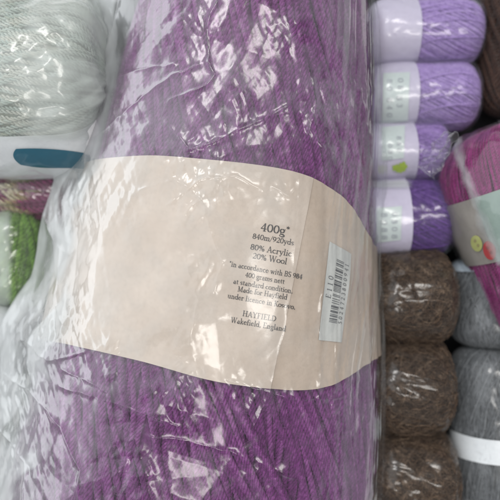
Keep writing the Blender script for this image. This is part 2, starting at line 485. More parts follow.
    g['9'] = (.6, bowl(.29, .6, .22, .27) + [(K, [(.5, .55), (.46, .3)]), (H, [(.46, .3), (.14, .0)])])
    g['%'] = (.86, bowl(.2, .66, .13, .2) + bowl(.64, .22, .13, .2) + [(H, [(.66, .9), (.16, 0)])])
    g['/'] = (.42, [(H, [(.02, -.1), (.4, 1.0)])])
    g['*'] = (.38, [(H, [(.19, .68), (.19, 1.0)]), (H, [(.05, .76), (.33, .92)]), (H, [(.05, .92), (.33, .76)])])
    g['.'] = (.28, [(K * 1.2, [(.08, .06), (.2, .06)])])
    g[','] = (.28, [(K * 1.2, [(.08, .06), (.2, .06)]), (H, [(.18, .05), (.1, -.14)])])
    g[' '] = (.3, [])
    return g


GL = glyphs()


def text_strokes(s, track=.03):
    """-> list of (quad corner array (4,2)) in letter units, total width"""
    x = 0; Q = []
    for ch in s:
        adv, st = GL[ch]
        for w, pts in st:
            p = np.array(pts, float)
            for a, b in zip(p[:-1], p[1:]):
                d = b - a; l = np.hypot(*d)
                if l < 1e-6:
                    continue
                d /= l; nrm = np.array([-d[1], d[0]]) * w / 2; e = d * w * .22
                Q.append(np.array([a - e - nrm, b + e - nrm, b + e + nrm, a - e + nrm]) + [x, 0])
        x += adv + track
    return Q, x - track


def place_px(Q, width, a, b, h):
    """Letter units -> photo positions; a,b = ends of the line at half cap height, h = cap height in photo px."""
    a = np.array(a, float); b = np.array(b, float)
    d = (b - a) / width
    dn = (b - a) / np.hypot(*(b - a)); up = np.array([dn[1], -dn[0]]) * h
    q = np.concatenate(Q) if len(Q) else np.zeros((0, 2))
    return a + q[:, :1] * d + (q[:, 1:] - .5) * up


# ================================================================== SETTING
tab_m = paper_mat('white_laminate', (.90, .90, .90), (.93, .93, .93), 8, .5, .0, 1.04)
t = quads_obj('table_top', [(-3, -3, 0), (3, -3, 0), (3, 3, 0), (-3, 3, 0)], [(0, 1, 2, 3)], tab_m)
t['kind'] = 'structure'

# ================================================================== THE BIG PURPLE SKEIN
hz0 = .047
p0 = P(256.6, -30, hz0); p1 = P(184.8, 530, hz0)
hero_s = Surf(p0, p1, 0.0631, .044, .1119, .0485, p=16, q=4.5, lump=.010)
hero_s.rt = np.array([1.0, 0, 0]); hero_s.up = np.array([0, 0, 1.0])     # its ends are level, its sides lean
hero = thing('yarn_skein', 'big purple wool skein with cream paper band in a crinkled clear bag', 'yarn', (P(228, 250, 0)))

purple = yarn_mat('purple_wool', (.080, .013, .078), (.168, .036, .165), (.32, .105, .31), sheen=.10)
T = Tubes()
wind(T, hero_s, 165, .0016, 3, .2, -.0038, .0072, th_rng=(-.5, PI + .5), jitter=.3, sides=5, step=.0010)
wind(T, hero_s, 190, .0016, 3, -.85, -.0022, .0072, th_rng=(-.9, PI + 1.0), jitter=.28, wob=.04, bend=.14, sides=5, step=.0010)
for g0, sl in ((.2, -1.2), (.75, -.6), (1.25, -1.15), (1.8, -1.25), (2.3, -.55), (2.75, -1.1)):
    wind(T, hero_s, 12, .0016, 3, sl, -.0006, .0072, th_rng=(g0, g0 + .30), jitter=.25, wob=.02, sides=5, step=.0010)
fuzz(T, hero_s, 9000, .008, .00008, .0005, th_rng=(0, PI))
# a solid core keeps light from leaking between the strands
u = np.linspace(-.99, .99, 60)[:, None]; th = np.linspace(0, 2 * PI, 73)[None, :-1]
U, TH = np.broadcast_arrays(u, th)
T.V.append(hero_s.pt(U, TH, -.0046).reshape(-1, 3)); T.F.append(grid_faces(60, 72, T.n, True)); T.n += 60 * 72
T.A.append(np.zeros(60 * 72)); T.B.append(np.zeros(60 * 72))
T.build('yarn', purple, hero)

# ---- paper band
LOFF = .0042
top_px = np.array([(96, 160), (120, 157), (156, 155), (200, 159), (240, 163), (276, 168), (300, 173), (322, 181), (342, 194), (356, 210), (366, 230)], float)
bot_px = np.array([(64, 343), (100, 351), (138, 360), (175, 371), (210, 381), (250, 386), (280, 390), (306, 391), (328, 388), (344, 381), (358, 370)], float)
ut, tht = hero_s.from_px(top_px[:, 0], top_px[:, 1], LOFF)
ub, thb = hero_s.from_px(bot_px[:, 0], bot_px[:, 1], LOFF)


def run_on(u_, t_):
    """let the edge carry on round the side, flattening out"""
    o = np.argsort(t_); t_, u_ = t_[o], u_[o]
    sl = (u_[2] - u_[0]) / (t_[2] - t_[0])
    d = np.array([.40, .28, .16, .08])
    return np.concatenate([u_[0] - sl * np.array([.15, .14, .105, .065]), u_]), np.concatenate([t_[0] - d, t_])


ut, tht = run_on(ut, tht); ub, thb = run_on(ub, thb)
it, ib = np.argsort(tht), np.argsort(thb)


_tg = np.linspace(-.8, PI + .8, 900)
_kr = np.exp(-.5 * (np.arange(-60, 61) / 20.0) ** 2); _kr /= _kr.sum()


def soft(t_, u_):
    return np.convolve(np.pad(np.interp(_tg, t_, u_), 60, mode='edge'), _kr, mode='valid')


_ut, _ub = soft(tht[it], ut[it]), soft(thb[ib], ub[ib])


def band_u(th, v):
    a = np.interp(th, _tg, _ut); b = np.interp(th, _tg, _ub)
    return a + (b - a) * v


def band_wr(th, v):
    """wrinkles: vertical creases on the right side, soft buckles elsewhere"""
    x = th * .085; y = v * .11
    right = 1 - smooth(.9, 1.35, th)
    w = .0009 * (fbm(x * 160, y * 9, 0, 21, 3) - .5) * (right * 1.9 + .12)
    w += .0034 * (fbm(x * 26, y * 20, 0, 31, 2) - .5)
    w += .0035 * (crumple(x, y, .03, 44, 4)) * .45
    return w


def band_sheet(th0, th1, off, nth=260, nv=150, th_edge=None):
    v = np.linspace(0, 1, nv)[:, None]; q = np.linspace(0, 1, nth)[None, :]
    a = th0(v) if callable(th0) else th0 + 0 * v
    th = a + (th1 - a) * q
    V = np.broadcast_to(v, th.shape)
    return th, V, hero_s.pt(band_u(th, V), th, LOFF + off + band_wr(th, V))


kraft = paper_mat('tan_paper', (.46, .365, .29), (.57, .465, .385), 35, .5, .25)
pinkp = paper_mat('cream_paper', (.51, .42, .35), (.62, .525, .45), 30, .48, .2)
th, V, G = band_sheet(-.6, PI + .6, 0)
lab = quads_obj('label_band', G.reshape(-1, 3), grid_faces(*th.shape), kraft, hero)
lab['label'] = 'tan paper band round the purple skein, wrinkled on its right side'
# front sheet whose edge runs down right of the print
e_px = np.array([(313, 177), (303, 230), (292, 290), (280, 345), (270, 388)], float)
ue, the = hero_s.from_px(e_px[:, 0], e_px[:, 1], LOFF)
ev = np.linspace(0, 1, 5)
th, V, G = band_sheet(lambda v: np.interp(v, ev, the), PI + .55, .00045)
flap = quads_obj('front_sheet', G.reshape(-1, 3), grid_faces(*th.shape), pinkp, lab)

ink = plain_mat('dark_ink', (.055, .05, .05), .5)
lines = [("400g*", (260.5, 226.4), (289, 231.2), 8.6), ("840m/920yds", (252.5, 235.6), (293.5, 242.6), 5.6),
         ("80% Acrylic", (250.4, 246.2), (291.4, 253.6), 6.0), ("20% Wool", (252.6, 255.2), (286.6, 261.4), 6.0),
         ("*in accordance with BS 984", (229.2, 263.4), (302, 276.6), 5.2), ("400 grams nett", (245.2, 274.2), (284.2, 281.4), 5.2),
         ("at standard condition.", (233.4, 280.8), (292.2, 290.8), 5.2), ("Made for Hayfield", (237.6, 288.6), (286.6, 297), 5.2),
         ("under licence in Kosovo.", (227.6, 295.2), (294.6, 306.8), 5.2), ("HAYFIELD", (242.4, 313), (275.4, 318.6), 5.4),
         ("Wakefield, England", (230.8, 319.4), (285, 328.6), 5.4)]


def px_to_band(q, off):
    u_, th_ = hero_s.from_px(q[:, 0], q[:, 1], LOFF + .0007)
    # v of each point for the wrinkle height
    a = band_u(th_, 0.0); b = band_u(th_, 1.0)
    v_ = np.clip((u_ - a) / (b - a), 0, 1)
    return hero_s.pt(u_, th_, LOFF + off + band_wr(th_, v_))


Qp = []
for s, a, b, h in lines:
    Q, w = text_strokes(s)
    Qp.append(place_px(Q, w, a, b, h))
Qp = np.concatenate(Qp)
quads_obj('printed_text', px_to_band(Qp, .00045 + .00022), np.arange(len(Qp)).reshape(-1, 4), ink, lab, False)

# ---- barcode sticker
c00, c10, c11, c01 = [np.array(c, float) for c in ((330.4, 241.5), (352.4, 254), (342.2, 342.5), (318.2, 340))]


def stk(s, t):
    s = np.asarray(s)[..., None]; t = np.asarray(t)[..., None]
    return (c00 * (1 - s) + c10 * s) * (1 - t) + (c01 * (1 - s) + c11 * s) * t


white_stk = paper_mat('white_sticker', (.50, .50, .475), (.58, .575, .55), 40, .4, .05)
ss, tt = np.meshgrid(np.linspace(0, 1, 40), np.linspace(0, 1, 110))
stko = quads_obj('barcode_sticker', px_to_band(stk(ss, tt).reshape(-1, 2), .0007), grid_faces(110, 40), white_stk, lab)
Qb = []


def stq(s0, s1, t0, t1, n=6):
    s = np.linspace(s0, s1, n)
    for i in range(n - 1):
        Qb.append(stk(np.array([s[i], s[i + 1], s[i + 1], s[i]]), np.array([t0, t0, t1, t1])))


bits = "10100110100010111001001101000110101110101010100001010001001001000111010011100101100110101"
# guard + digits pattern, bars lie across the strip
tb0, tb1 = .135, .80
i = 0
while i < len(bits):
    if bits[i] == '1':
        j = i
        while j < len(bits) and bits[j] == '1':
            j += 1
        lo = .36 - (.0 if i not in (0, 2, 43, 45, 86, 88) else .0)
        stq(lo, .68, tb0 + (tb1 - tb0) * i / len(bits), tb0 + (tb1 - tb0) * j / len(bits))
        i = j
    else:
        i += 1


def stk_text(s, s_mid, t_from, t_to, hgt):
    """runs up the sticker (from t_from down to smaller t), letters standing towards smaller s"""
    Q, w = text_strokes(s, .12)
    q = np.concatenate(Q)
    t_ = t_from + (t_to - t_from) * q[:, 0] / w
    s_ = s_mid - (q[:, 1] - .5) * hgt
    Qb.extend(stk(s_, t_).reshape(-1, 4, 2))


stk_text("E 1 1 0", .2, .56, .33, .2)
stk_text("5 0 2 4 7 2 3 8 0 0 9 4 1", .8, .80, .14, .17)
qb = np.concatenate([np.asarray(x).reshape(-1, 2) for x in Qb])
quads_obj('barcode_print', px_to_band(qb, .0007 + .0002), np.arange(len(qb)).reshape(-1, 4), plain_mat('barcode_ink', (.10, .10, .105), .5), lab, False)

# ---- the bag: film stretched over skein and drooping to the left
NY, NX = 940, 560
film = film_mat('clear_film', rough=.19, gloss=1.0)
ys_k = np.array([-40, 55, 100, 150, 200, 250, 280, 300, 330, 370, 400, 445, 540], float)
xl_k = np.array([84, 76, 66, 56, 44, 36, 30, 18, 2, -14, -22, -26, -34], float)
xr_k = np.array([366, 374, 385, 389, 386, 377, 374, 375, 379, 384, 388, 391, 396], float)
us = np.linspace(-1.0, 1.0, NY)


def hull_upper(pts):
    pts = pts[np.lexsort((pts[:, 1], pts[:, 0]))]
    h = []
    for p in pts:
        while len(h) >= 2 and (h[-1][0] - h[-2][0]) * (p[1] - h[-2][1]) - (h[-1][1] - h[-2][1]) * (p[0] - h[-2][0]) >= 0:
            h.pop()
        h.append(p)
    return np.array(h)


tha = np.linspace(-.9, PI + .9, 200)
G = np.zeros((NY, NX, 3)); 
for i_, uu in enumerate(us):
    pts = hero_s.pt(np.full(200, uu), tha, .0075)
    cx = pts.mean(0)
    pyc = proj(hero_s.pt(np.array([uu]), np.array([PI / 2])))[1][0]
    zl = .052
    al = P(np.interp(pyc, ys_k, xl_k), pyc, zl); ar = P(np.interp(pyc, ys_k, xr_k), pyc, .045)
    # local 2-D frame: along rt (x) and z
    ox = (pts - cx) @ hero_s.rt; oz = pts[:, 2]
    alx = (al - cx) @ hero_s.rt; arx = (ar - cx) @ hero_s.rt
    sg = np.sign(arx - alx)
    P2 = np.concatenate([np.stack([ox * sg, oz], 1), [[alx * sg, zl], [alx * sg - .004, zl - .02], [arx * sg, .045], [arx * sg - .002, .02]]])
    hcv = hull_upper(P2)
    # drop straight down at both ends
    dl = np.concatenate([[0], np.cumsum(np.hypot(*np.diff(hcv, axis=0).T))])
    q = np.linspace(0, dl[-1], NX)
    xx = np.interp(q, dl, hcv[:, 0]) * sg; zz = np.interp(q, dl, hcv[:, 1])
    axial = (pts @ hero_s.ax).mean()
    base = cx - hero_s.rt * 0
    G[i_] = base + hero_s.rt[None] * xx[:, None]
    G[i_, :, 2] = zz
sx = np.clip(-(G[:, :, 0] - G[:, NX // 2, 0][:, None]), 0, None)
G += hero_s.ax * (sx * (.06 * smooth(.3, 1, us)[:, None]))[..., None]
G += hero_s.ax * (np.sign(us) * .0035 * smooth(.75, 1, np.abs(us)))[:, None, None]
x0 = G[:, :, 0].copy()
# soften the hull's kinks
for _ in range(10):
    G[:, 1:-1] = (G[:, :-2] + 2 * G[:, 1:-1] + G[:, 2:]) / 4
    G[1:-1] = (G[:-2] + 2 * G[1:-1] + G[2:]) / 4


def grid_normals(G):
    du = np.gradient(G, axis=0); dv = np.gradient(G, axis=1)
    n = np.cross(dv, du); n /= np.linalg.norm(n, axis=-1, keepdims=True) + 1e-15
    n *= np.where(n[..., 2:3].mean() < 0, -1, 1)
    return n


def seg_dist(px, py, poly):
    d = np.full(px.shape, 1e9)
    for (x0_, y0_), (x1_, y1_) in zip(poly[:-1], poly[1:]):
        dx, dy = x1_ - x0_, y1_ - y0_
        t_ = np.clip(((px - x0_) * dx + (py - y0_) * dy) / (dx * dx + dy * dy + 1e-9), 0, 1)
        d = np.minimum(d, np.hypot(px - x0_ - t_ * dx, py - y0_ - t_ * dy))
    return d


N = grid_normals(G)
PX, PY = proj(G)
# arc-length coordinates over the film
av = np.concatenate([np.zeros((NY, 1)), np.cumsum(np.linalg.norm(np.diff(G, axis=1), axis=-1), 1)], 1)
av -= av[:, NX // 2][:, None]
au = np.broadcast_to(np.linspace(0, hero_s.L, NY)[:, None], av.shape)
wx = PX + 5 * (fbm(PX / 22, PY / 22, 0, 71, 2) - .5); wy = PY + 5 * (fbm(PX / 22, PY / 22, 5, 72, 2) - .5)
calm = 1 - .75 * np.exp(-((PX - 262) ** 2 / 38 ** 2 + (PY - 275) ** 2 / 55 ** 2))
disp = calm * (.11 * crumple(av, au, .038, 101, 6) + .07 * crumple(av, au, .013, 102, 6))
# busy crinkle clusters where the photo glitters
busy = np.zeros_like(av)
for (cx_, cy_, r_, w_) in [(195, 175, 45, 1.0), (325, 105, 38, 1.0), (75, 195, 32, 1.0), (110, 360, 38, .9), (170, 395, 40, .7), (240, 110, 40, .6),
                           (280, 190, 22, .6), (90, 100, 26, .7), (60, 330, 40, .9), (25, 400, 40, .9), (340, 150, 30, .7), (140, 120, 30, .6),
                           (205, 270, 25, .6), (180, 330, 30, .4), (330, 400, 40, .6), (255, 395, 30, .6), (120, 205, 30, .7), (345, 300, 30, .3), (180, 25, 40, .7), (290, 30, 30, .6), (120, 470, 45, .7), (260, 475, 40, .6), (20, 460, 35, .8), (90, 20, 30, .8)]:
    busy = np.maximum(busy, w_ * np.exp(-((wx - cx_) ** 2 + (wy - cy_) ** 2) / r_ ** 2))
disp += calm * busy * (.30 * crumple(av, au, .0085, 103, 6) + .24 * crumple(av, au, .0048, 104, 5))
disp += .0009 * (fbm(av * 45, au * 30, 0, 81, 2) - .5)
# pulled streaks down the right flank
rightm = smooth(300, 345, PX)
disp += rightm * .0006 * (fbm(av * 330, au * 14, 0, 82, 2) - .5)
ridges = [([(209, 62), (215, 74), (207, 84), (170, 100), (162, 116), (172, 128), (190, 148)], 2.4, .0013),
          ([(48, 175), (90, 140), (135, 104), (172, 74), (200, 66)], 2.0, .0010), ([(100, 84), (140, 70), (175, 63)], 1.6, .0009),
          ([(186, 150), (215, 140), (262, 120), (292, 104)], 2.2, .0012), ([(168, 205), (200, 180), (235, 176), (262, 190)], 1.8, .0011),
          ([(140, 190), (175, 178), (200, 196), (185, 214)], 1.8, .0010), ([(273, 186), (290, 196), (312, 178)], 2.0, .0012),
          ([(313, 70), (318, 100), (310, 130), (326, 150)], 2.4, .0012), ([(80, 120), (72, 165), (62, 205)], 2.2, .0012),
          ([(100, 95), (84, 150)], 2.2, .0012), ([(60, 385), (100, 397), (150, 416), (176, 428)], 3.0, .0016), ([(62, 368), (108, 392)], 1.8, .001),
          ([(0, 372), (30, 395), (62, 430)], 2.5, .0014), ([(20, 340), (50, 360), (85, 352)], 2.2, .0012), ([(40, 205), (60, 250), (52, 300), (70, 340)], 2.2, .0010),
          ([(300, 170), (296, 250), (286, 330), (268, 400), (250, 437)], 1.6, .0007), ([(333, 190), (322, 300), (318, 430)], 1.5, .0007),
          ([(345, 190), (338, 330), (332, 436)], 1.4, .0007), ([(186, 262), (200, 300), (190, 345)], 2, .0008), ([(205, 215), (222, 262), (215, 290)], 1.6, .0008),
          ([(360, 90), (372, 160), (368, 260), (372, 400)], 2.0, .0010), ([(228, 380), (290, 400), (345, 396)], 1.6, .0008), ([(120, 0), (108, 40), (92, 88)], 2, .0011), ([(150, 436), (230, 452), (300, 480)], 2.4, .0012),
          ([(60, 430), (80, 470), (76, 510)], 2.2, .0012), ([(215, 0), (205, 30), (209, 62)], 2.2, .0011), ([(330, 436), (328, 510)], 1.5, .0007), ([(0, 430), (24, 462), (20, 505)], 2.2, .0012)]
for poly, w_, h_ in ridges:
    d_ = seg_dist(wx, wy, poly)
    disp += .50 * h_ * np.exp(-d_ / (w_ * 1.1)) * (.2 + 1.2 * vnoise(PX / 16, PY / 16, 0, 66))
G2 = G + N * (disp - .0004)[..., None]
# haze: doubled milky film on the left flap, thin veils elsewhere
skx = np.interp(PY, [-20, 62, 437, 520], [124, 114, 40, 30])          # where the skein's left side begins
left = 1 - smooth(-14, 16, PX - skx)
cl = fbm(PX / 34, PY / 34, 0, 91, 4)
haze = .015 + .09 * smooth(.45, .70, cl)
haze += .10 * np.exp(-((PX - 190) ** 2 / 110 ** 2 + (PY - 125) ** 2 / 45 ** 2))  # upper-left veil: milky film plus the light's brightening put into the haze
haze += .10 * (1 - smooth(60, 170, PX))
haze += .20 * smooth(300, 350, PX) * smooth(.5, .75, fbm(av * 330, au * 14, 0, 82, 2))
haze = haze * (1 - left) + left * (.32 + .5 * smooth(.36, .62, fbm((PX + .25 * PY) / 13 + 2 * vnoise(PX / 50, PY / 50, 0, 97), (PY - .2 * PX) / 80, 0, 92, 3)))
haze += .10 * np.clip(crumple(av, au, .012, 105, 4) / .004, 0, 1) * (.3 + left)
haze += busy * .10 * smooth(.45, .6, vnoise(av * 300, au * 300, 0, 95))
haze *= 1 - .55 * smooth(385, 400, PY) * (1 - left)
haze = np.clip(haze, 0, .9)
quads_obj('plastic_bag', G2.reshape(-1, 3), grid_faces(NY, NX), film, hero, True, {'haze': haze})
adopt_all(hero)


# ================================================================== SMALLER BALLS
def film_over(surf, name, mat, parent, off=.0018, amp=1.0, hz=.1, seed=1, nu=220, nv=260, lam=.010, th_rng=(-.9, PI + .9), extra=None):
    u = np.linspace(-1.0, 1.0, nu)[:, None]; th = np.linspace(th_rng[0], th_rng[1], nv)[None, :]
    U, TH = np.broadcast_arrays(u, th)
    G = surf.pt(U, TH, off)
    for _ in range(6):
        G[1:-1] = (G[:-2] + 2 * G[1:-1] + G[2:]) / 4
    N = surf.nrm(np.clip(U, -.99, .99), TH)
    x = TH * surf.a0; y = U * surf.L / 2
    d = amp * (.13 * crumple(x, y, lam * 1.8, seed, 5) + .18 * crumple(x, y, lam * .6, seed + 1, 6) + .0010 * (fbm(x * 40, y * 40, 0, seed, 2) - .4))
    G = G + N * d[..., None]
    px, py = proj(G)
    h = hz * (.4 + 1.2 * fbm(x * 70, y * 70, 0, seed + 3, 3))
    if extra is not None:
        h = extra(px, py, h)
    return quads_obj(name, G.reshape(-1, 3), grid_faces(nu, nv), mat, parent, True, {'haze': np.clip(h, 0, .95)})


def core(T, surf, off):
    u = np.linspace(-.99, .99, 40)[:, None]; th = np.linspace(0, 2 * PI, 49)[None, :-1]
    U, TH = np.broadcast_arrays(u, th)
    T.V.append(surf.pt(U, TH, off).reshape(-1, 3)); T.F.append(grid_faces(40, 48, T.n, True)); T.n += 40 * 48
    T.A.append(np.zeros(40 * 48)); T.B.append(np.broadcast_to(u, (40, 48)).reshape(-1))


def band_on(surf, name, mat, parent, u0, u1, off, th_rng=(0, 2 * PI), nu=30, nv=140, wr=.0004, seed=5):
    u = np.linspace(u0, u1, nu)[:, None]; th = np.linspace(th_rng[0], th_rng[1], nv)[None, :]
    U, TH = np.broadcast_arrays(u, th)
    w = wr * 2 * (fbm(TH * 3.0, U * 5, 0, seed, 3) - .5)
    return quads_obj(name, surf.pt(U, TH, off + w).reshape(-1, 3), grid_faces(nu, nv), mat, parent)


def sticker_on(surf, name, mat, parent, px, py, off, n=14, m=14, bow=0.0, nose=0.0):
    """four photo corners -> patch lying on the surface"""
    c = [np.array(p, float) for p in zip(px, py)]
    s, t_ = np.meshgrid(np.linspace(0, 1, n), np.linspace(0, 1, m))
    s = s[..., None]; t_ = t_[..., None]
    q = (c[0] * (1 - s) + c[1] * s) * (1 - t_) + (c[3] * (1 - s) + c[2] * s) * t_
    q = q + np.concatenate([nose * (1 - s) ** 3 * (2 * t_ - 1) ** 2, -bow * 4 * s * (1 - s) * (1 - t_) + bow * .5 * np.sin(s * 5) * t_], -1)
    u, th = surf.from_px(q[..., 0].ravel(), q[..., 1].ravel(), off)
    return quads_obj(name, surf.pt(u, th, off).reshape(-1, 3), grid_faces(m, n), mat, parent)


def ground(surf):
    c = (surf.p0 + surf.p1) / 2
    return (c[0], c[1], 0)


def hsurf(x0, y0, x1, y1, R, a=None, p=5, q=2.5, z=None, a1=None):
    """ball lying on the table, its axis ends given in photo px at the axis height; R = half height (m), a = half width"""
    z = z or R + .0015
    return Surf(P(x0, y0, z), P(x1, y1, z), a or R, R, a1, None, p, q)


clear = film_mat('thin_film', rough=.17, gloss=.85)
lilac_lab = paper_mat('lilac_paper', (.56, .51, .64), (.64, .59, .72), 40, .4, .1)
pale_stk = paper_mat('pale_sticker', (.56, .62, .61), (.64, .69, .68), 60, .4, .1)
grey_ink = plain_mat('grey_ink', (.40, .42, .46), .6)
leaf_ink = plain_mat('leaf_green_ink', (.36, .48, .05), .6)
lil = [yarn_mat('lilac_wool', (.25, .15, .41), (.42, .28, .62), (.56, .42, .74), sheen=.3),
       yarn_mat('violet_wool', (.20, .10, .35), (.34, .20, .53), (.46, .31, .65), sheen=.3),
       yarn_mat('deep_violet_wool', (.06, .02, .15), (.13, .05, .26), (.21, .10, .38), sheen=.3)]
lsurf = [hsurf(366, 36, 478, 34, .0205, .0195, p=7, q=3), hsurf(366, 99, 474, 97, .0210, .0200, p=7, q=3), hsurf(362, 155, 444, 150, .0205, .0182, p=7, q=3), hsurf(358, 219, 449, 215, .0225, .0228, p=7, q=3)]
llab = ['pale lilac yarn ball with plain label, topmost of its column, at the top edge',
        'pale lilac yarn ball with white sticker, directly above the leaf-marked ball',
        'lilac yarn ball whose label shows a yellow-green leaf mark',
        'deep violet yarn ball, lowest of the lilac column, directly above the brown mohair']
lil = [lil[0]] + lil
lx = [422, 420, 419, 413]
ly = [35, 96, 152, 217]
stk_c = [None, ((383, 73), (410, 72), (408, 121), (382, 124)), ((382, 127), (405, 125), (404, 158), (382, 161)), ((376, 208), (402, 206), (401, 240), (376, 243))]
marks = [[], [(387, 79, "8 0"), (398, 78, "0 8"), (387, 98, "8 4 0"), (397, 96, "8 3")], [(388, 144, "0 8 0"), (397, 136, "8 8 0")], [(382, 213, "8 0"), (392, 212, "0 8"), (382, 228, "8 8"), (392, 227, "0 8")]]
for i, sfc in enumerate(lsurf):
    root = thing('yarn_ball', llab[i], 'yarn', ground(sfc), 'lilac and violet yarn balls stacked beside the big skein')
    T = Tubes(); core(T, sfc, -.002)
    wind(T, sfc, 190, .00072, 2, .9, -.0006, .0032, sides=4, step=.0008)
    wind(T, sfc, 120, .00072, 2, 1.3, .0002, .0032, sides=4, step=.0008, jitter=1)
    wind(T, sfc, 22, .00072, 2, -.6, .0008, .0032, sides=4, step=.0008, jitter=2.5, bend=.8)
    fuzz(T, sfc, 1200, .004, .00007, .001)
    T.build('yarn', lil[i], root)
    ue, _ = sfc.from_px(np.array([lx[i]]), np.array([ly[i]]), .002)
    lb = band_on(sfc, 'label_band', lilac_lab, root, -.75, float(ue[0]), .0022, seed=i)
    Q = []
    if stk_c[i]:
        c = np.array(stk_c[i], float)
        sticker_on(sfc, 'price_sticker', pale_stk, lb, c[:, 0], c[:, 1], .0030)
    for (mx, my, s) in marks[i]:
        q, w = text_strokes(s, .1)
        q = np.concatenate(q)
        h = 6.0 if i != 2 else 5.0
        Q.append(np.stack([mx + (q[:, 1]) * h, my + q[:, 0] * h * 1.15], 1))
    if Q:
        q = np.concatenate(Q)
        uq, tq = sfc.from_px(q[:, 0], q[:, 1], .0034)
        quads_obj('printed_marks', sfc.pt(uq, tq, .0034), np.arange(len(q)).reshape(-1, 4), grey_ink, lb, False)
    if i == 2:
        # two-lobed leaf emblem
        V, F = [], []
        for (cx_, cy_, rx, ry, ph) in [(396.5, 168, 4.2, 3.4, .3), (403, 166.5, 4.0, 4.6, .1), (399.5, 171, 4, 1.6, .0)]:
            k0 = len(V); V.append((cx_, cy_))
            for j in range(22):
                a = j / 22 * 2 * PI
                rr = 1 + .18 * math.cos(5 * a + ph)
                V.append((cx_ + rx * rr * math.cos(a), cy_ + ry * rr * math.sin(a)))
            F += [(k0, k0 + 1 + j, k0 + 1 + (j + 1) % 22) for j in range(22)]
        V = np.array(V)
        uq, tq = sfc.from_px(V[:, 0], V[:, 1], .0032)
        quads_obj('leaf_emblem', sfc.pt(uq, tq, .0032 + np.repeat([0, .0001, .0002], 23)), F, leaf_ink, lb, False)
    film_over(sfc, 'plastic_wrap', clear, root, .0042, [.75, .7, .8, .7][i], [.06, .06, .06, .02][i], 200 + i * 10, 160, 200, extra=(lambda px, py, h: h + .6 * smooth(179, 182, py) * (1 - smooth(186, 189, py)) * (1 - smooth(404, 414, px))) if i == 3 else None)  # deep violet ball: glare on the film fold painted as a haze strip
    adopt_all(root)

# ---- dark brown ball at the right edge
s = hsurf(517, -15, 517, 114, .0215, .0215, p=7)
root = thing('yarn_ball', 'dark chocolate brown yarn ball cut by the right edge, above the magenta pack', 'yarn', ground(s))
T = Tubes(); core(T, s, -.002)
wind(T, s, 90, .0014, 2, .9, -.0008, .005, sides=5)
wind(T, s, 40, .0014, 2, -.9, .0006, .005, sides=5, jitter=2)
fuzz(T, s, 800, .005, .00008, .001)
T.build('yarn', yarn_mat('chocolate_wool', (.018, .008, .006), (.045, .02, .014), (.09, .045, .03)), root)
adopt_all(root)

# ---- brown mohair
mohair = yarn_mat('brown_mohair', (.032, .016, .010), (.105, .064, .040), (.34, .235, .16), sheen=.1, sc=260)
for i, (sfc, lb_) in enumerate([(hsurf(366, 297, 450, 296, .0275, .0265, p=4.2, q=2.6), 'fuzzy brown mohair ball right under the deep violet ball'),
                                (hsurf(366, 385, 448, 383, .0275, .0270, p=4.2, q=2.6), 'fuzzy brown mohair ball in the middle of its column of three'),
                                (hsurf(366, 474, 452, 473, .0275, .0270, p=4.2, q=2.6), 'fuzzy brown mohair ball, lowest of its column, cut by the bottom edge')]):
    root = thing('yarn_ball', lb_, 'yarn', ground(sfc), 'fuzzy brown mohair balls in clear film')
    T = Tubes(); core(T, sfc, -.003)
    wind(T, sfc, 70, .0011, 2, .8, -.0018, .005, sides=4, wob=.10)
    wind(T, sfc, 80, .0011, 2, -1.1, -.0004, .005, sides=4, wob=.22, jitter=2)
    wind(T, sfc, 44, .0010, 2, 1.7, .0006, .005, sides=4, wob=.25, jitter=2.5)
    wind(T, sfc, 30, .0009, 2, -1.5, .0012, .005, sides=4, wob=.3, jitter=2.5)
    fuzz(T, sfc, 400, .014, .00022, .0006, curl=1.8, m=10)
    fuzz(T, sfc, 7000, .008, .00014, .0012, curl=2.2, m=9, lift=.7)
    T.build('yarn', mohair, root)
    film_over(sfc, 'plastic_wrap', clear, root, .0036, 1.5, .01, 300 + i * 20, 240, 280, lam=.011)
    adopt_all(root)

# ---- grey balls
greyy = yarn_mat('grey_wool', (.075, .078, .083), (.145, .15, .158), (.25, .255, .265), sheen=.3, rough=.6)
blue_lab = paper_mat('pale_blue_paper', (.55, .62, .70), (.66, .72, .78), 40, .4, .1)
white_lab = paper_mat('white_paper', (.74, .75, .77), (.82, .83, .84), 40, .4, .1)
for i, (y0, y1, lb_) in enumerate([(256, 345, 'smooth grey yarn ball with pale blue label end, partly under the magenta pack'),
                                   (345, 506, 'smooth grey yarn ball with a white label band in the lower right corner')]):
    sfc = hsurf(489, y0, 492, y1, .0245, .0235, p=6, q=3)
    root = thing('yarn_ball', lb_, 'yarn', ground(sfc), 'smooth grey yarn balls at the right edge')
    T = Tubes(); core(T, sfc, -.001)
    wind(T, sfc, 230, .00062, 1, .35, -.0004, .004, sides=4, step=.0016, wob=.03)
    wind(T, sfc, 90, .00060, 1, -.5, .0003, .004, sides=4, step=.0016, jitter=3, wob=.05, bend=.25)
    wind(T, sfc, 50, .00060, 1, .9, .0008, .004, sides=4, step=.0016, jitter=3, wob=.06, bend=-.4)
    fuzz(T, sfc, 2500, .006, .00005, .0004)
    T.build('yarn', greyy, root)
    if i == 0:
        band_on(sfc, 'label_band', blue_lab, root, -.82, -.42, .0018)
    else:
        band_on(sfc, 'label_band', white_lab, root, .02, .24, .0018)
    film_over(sfc, 'plastic_wrap', clear, root, .0030, .4, .02, 360 + i * 9, 160, 200, lam=.012)
    adopt_all(root)

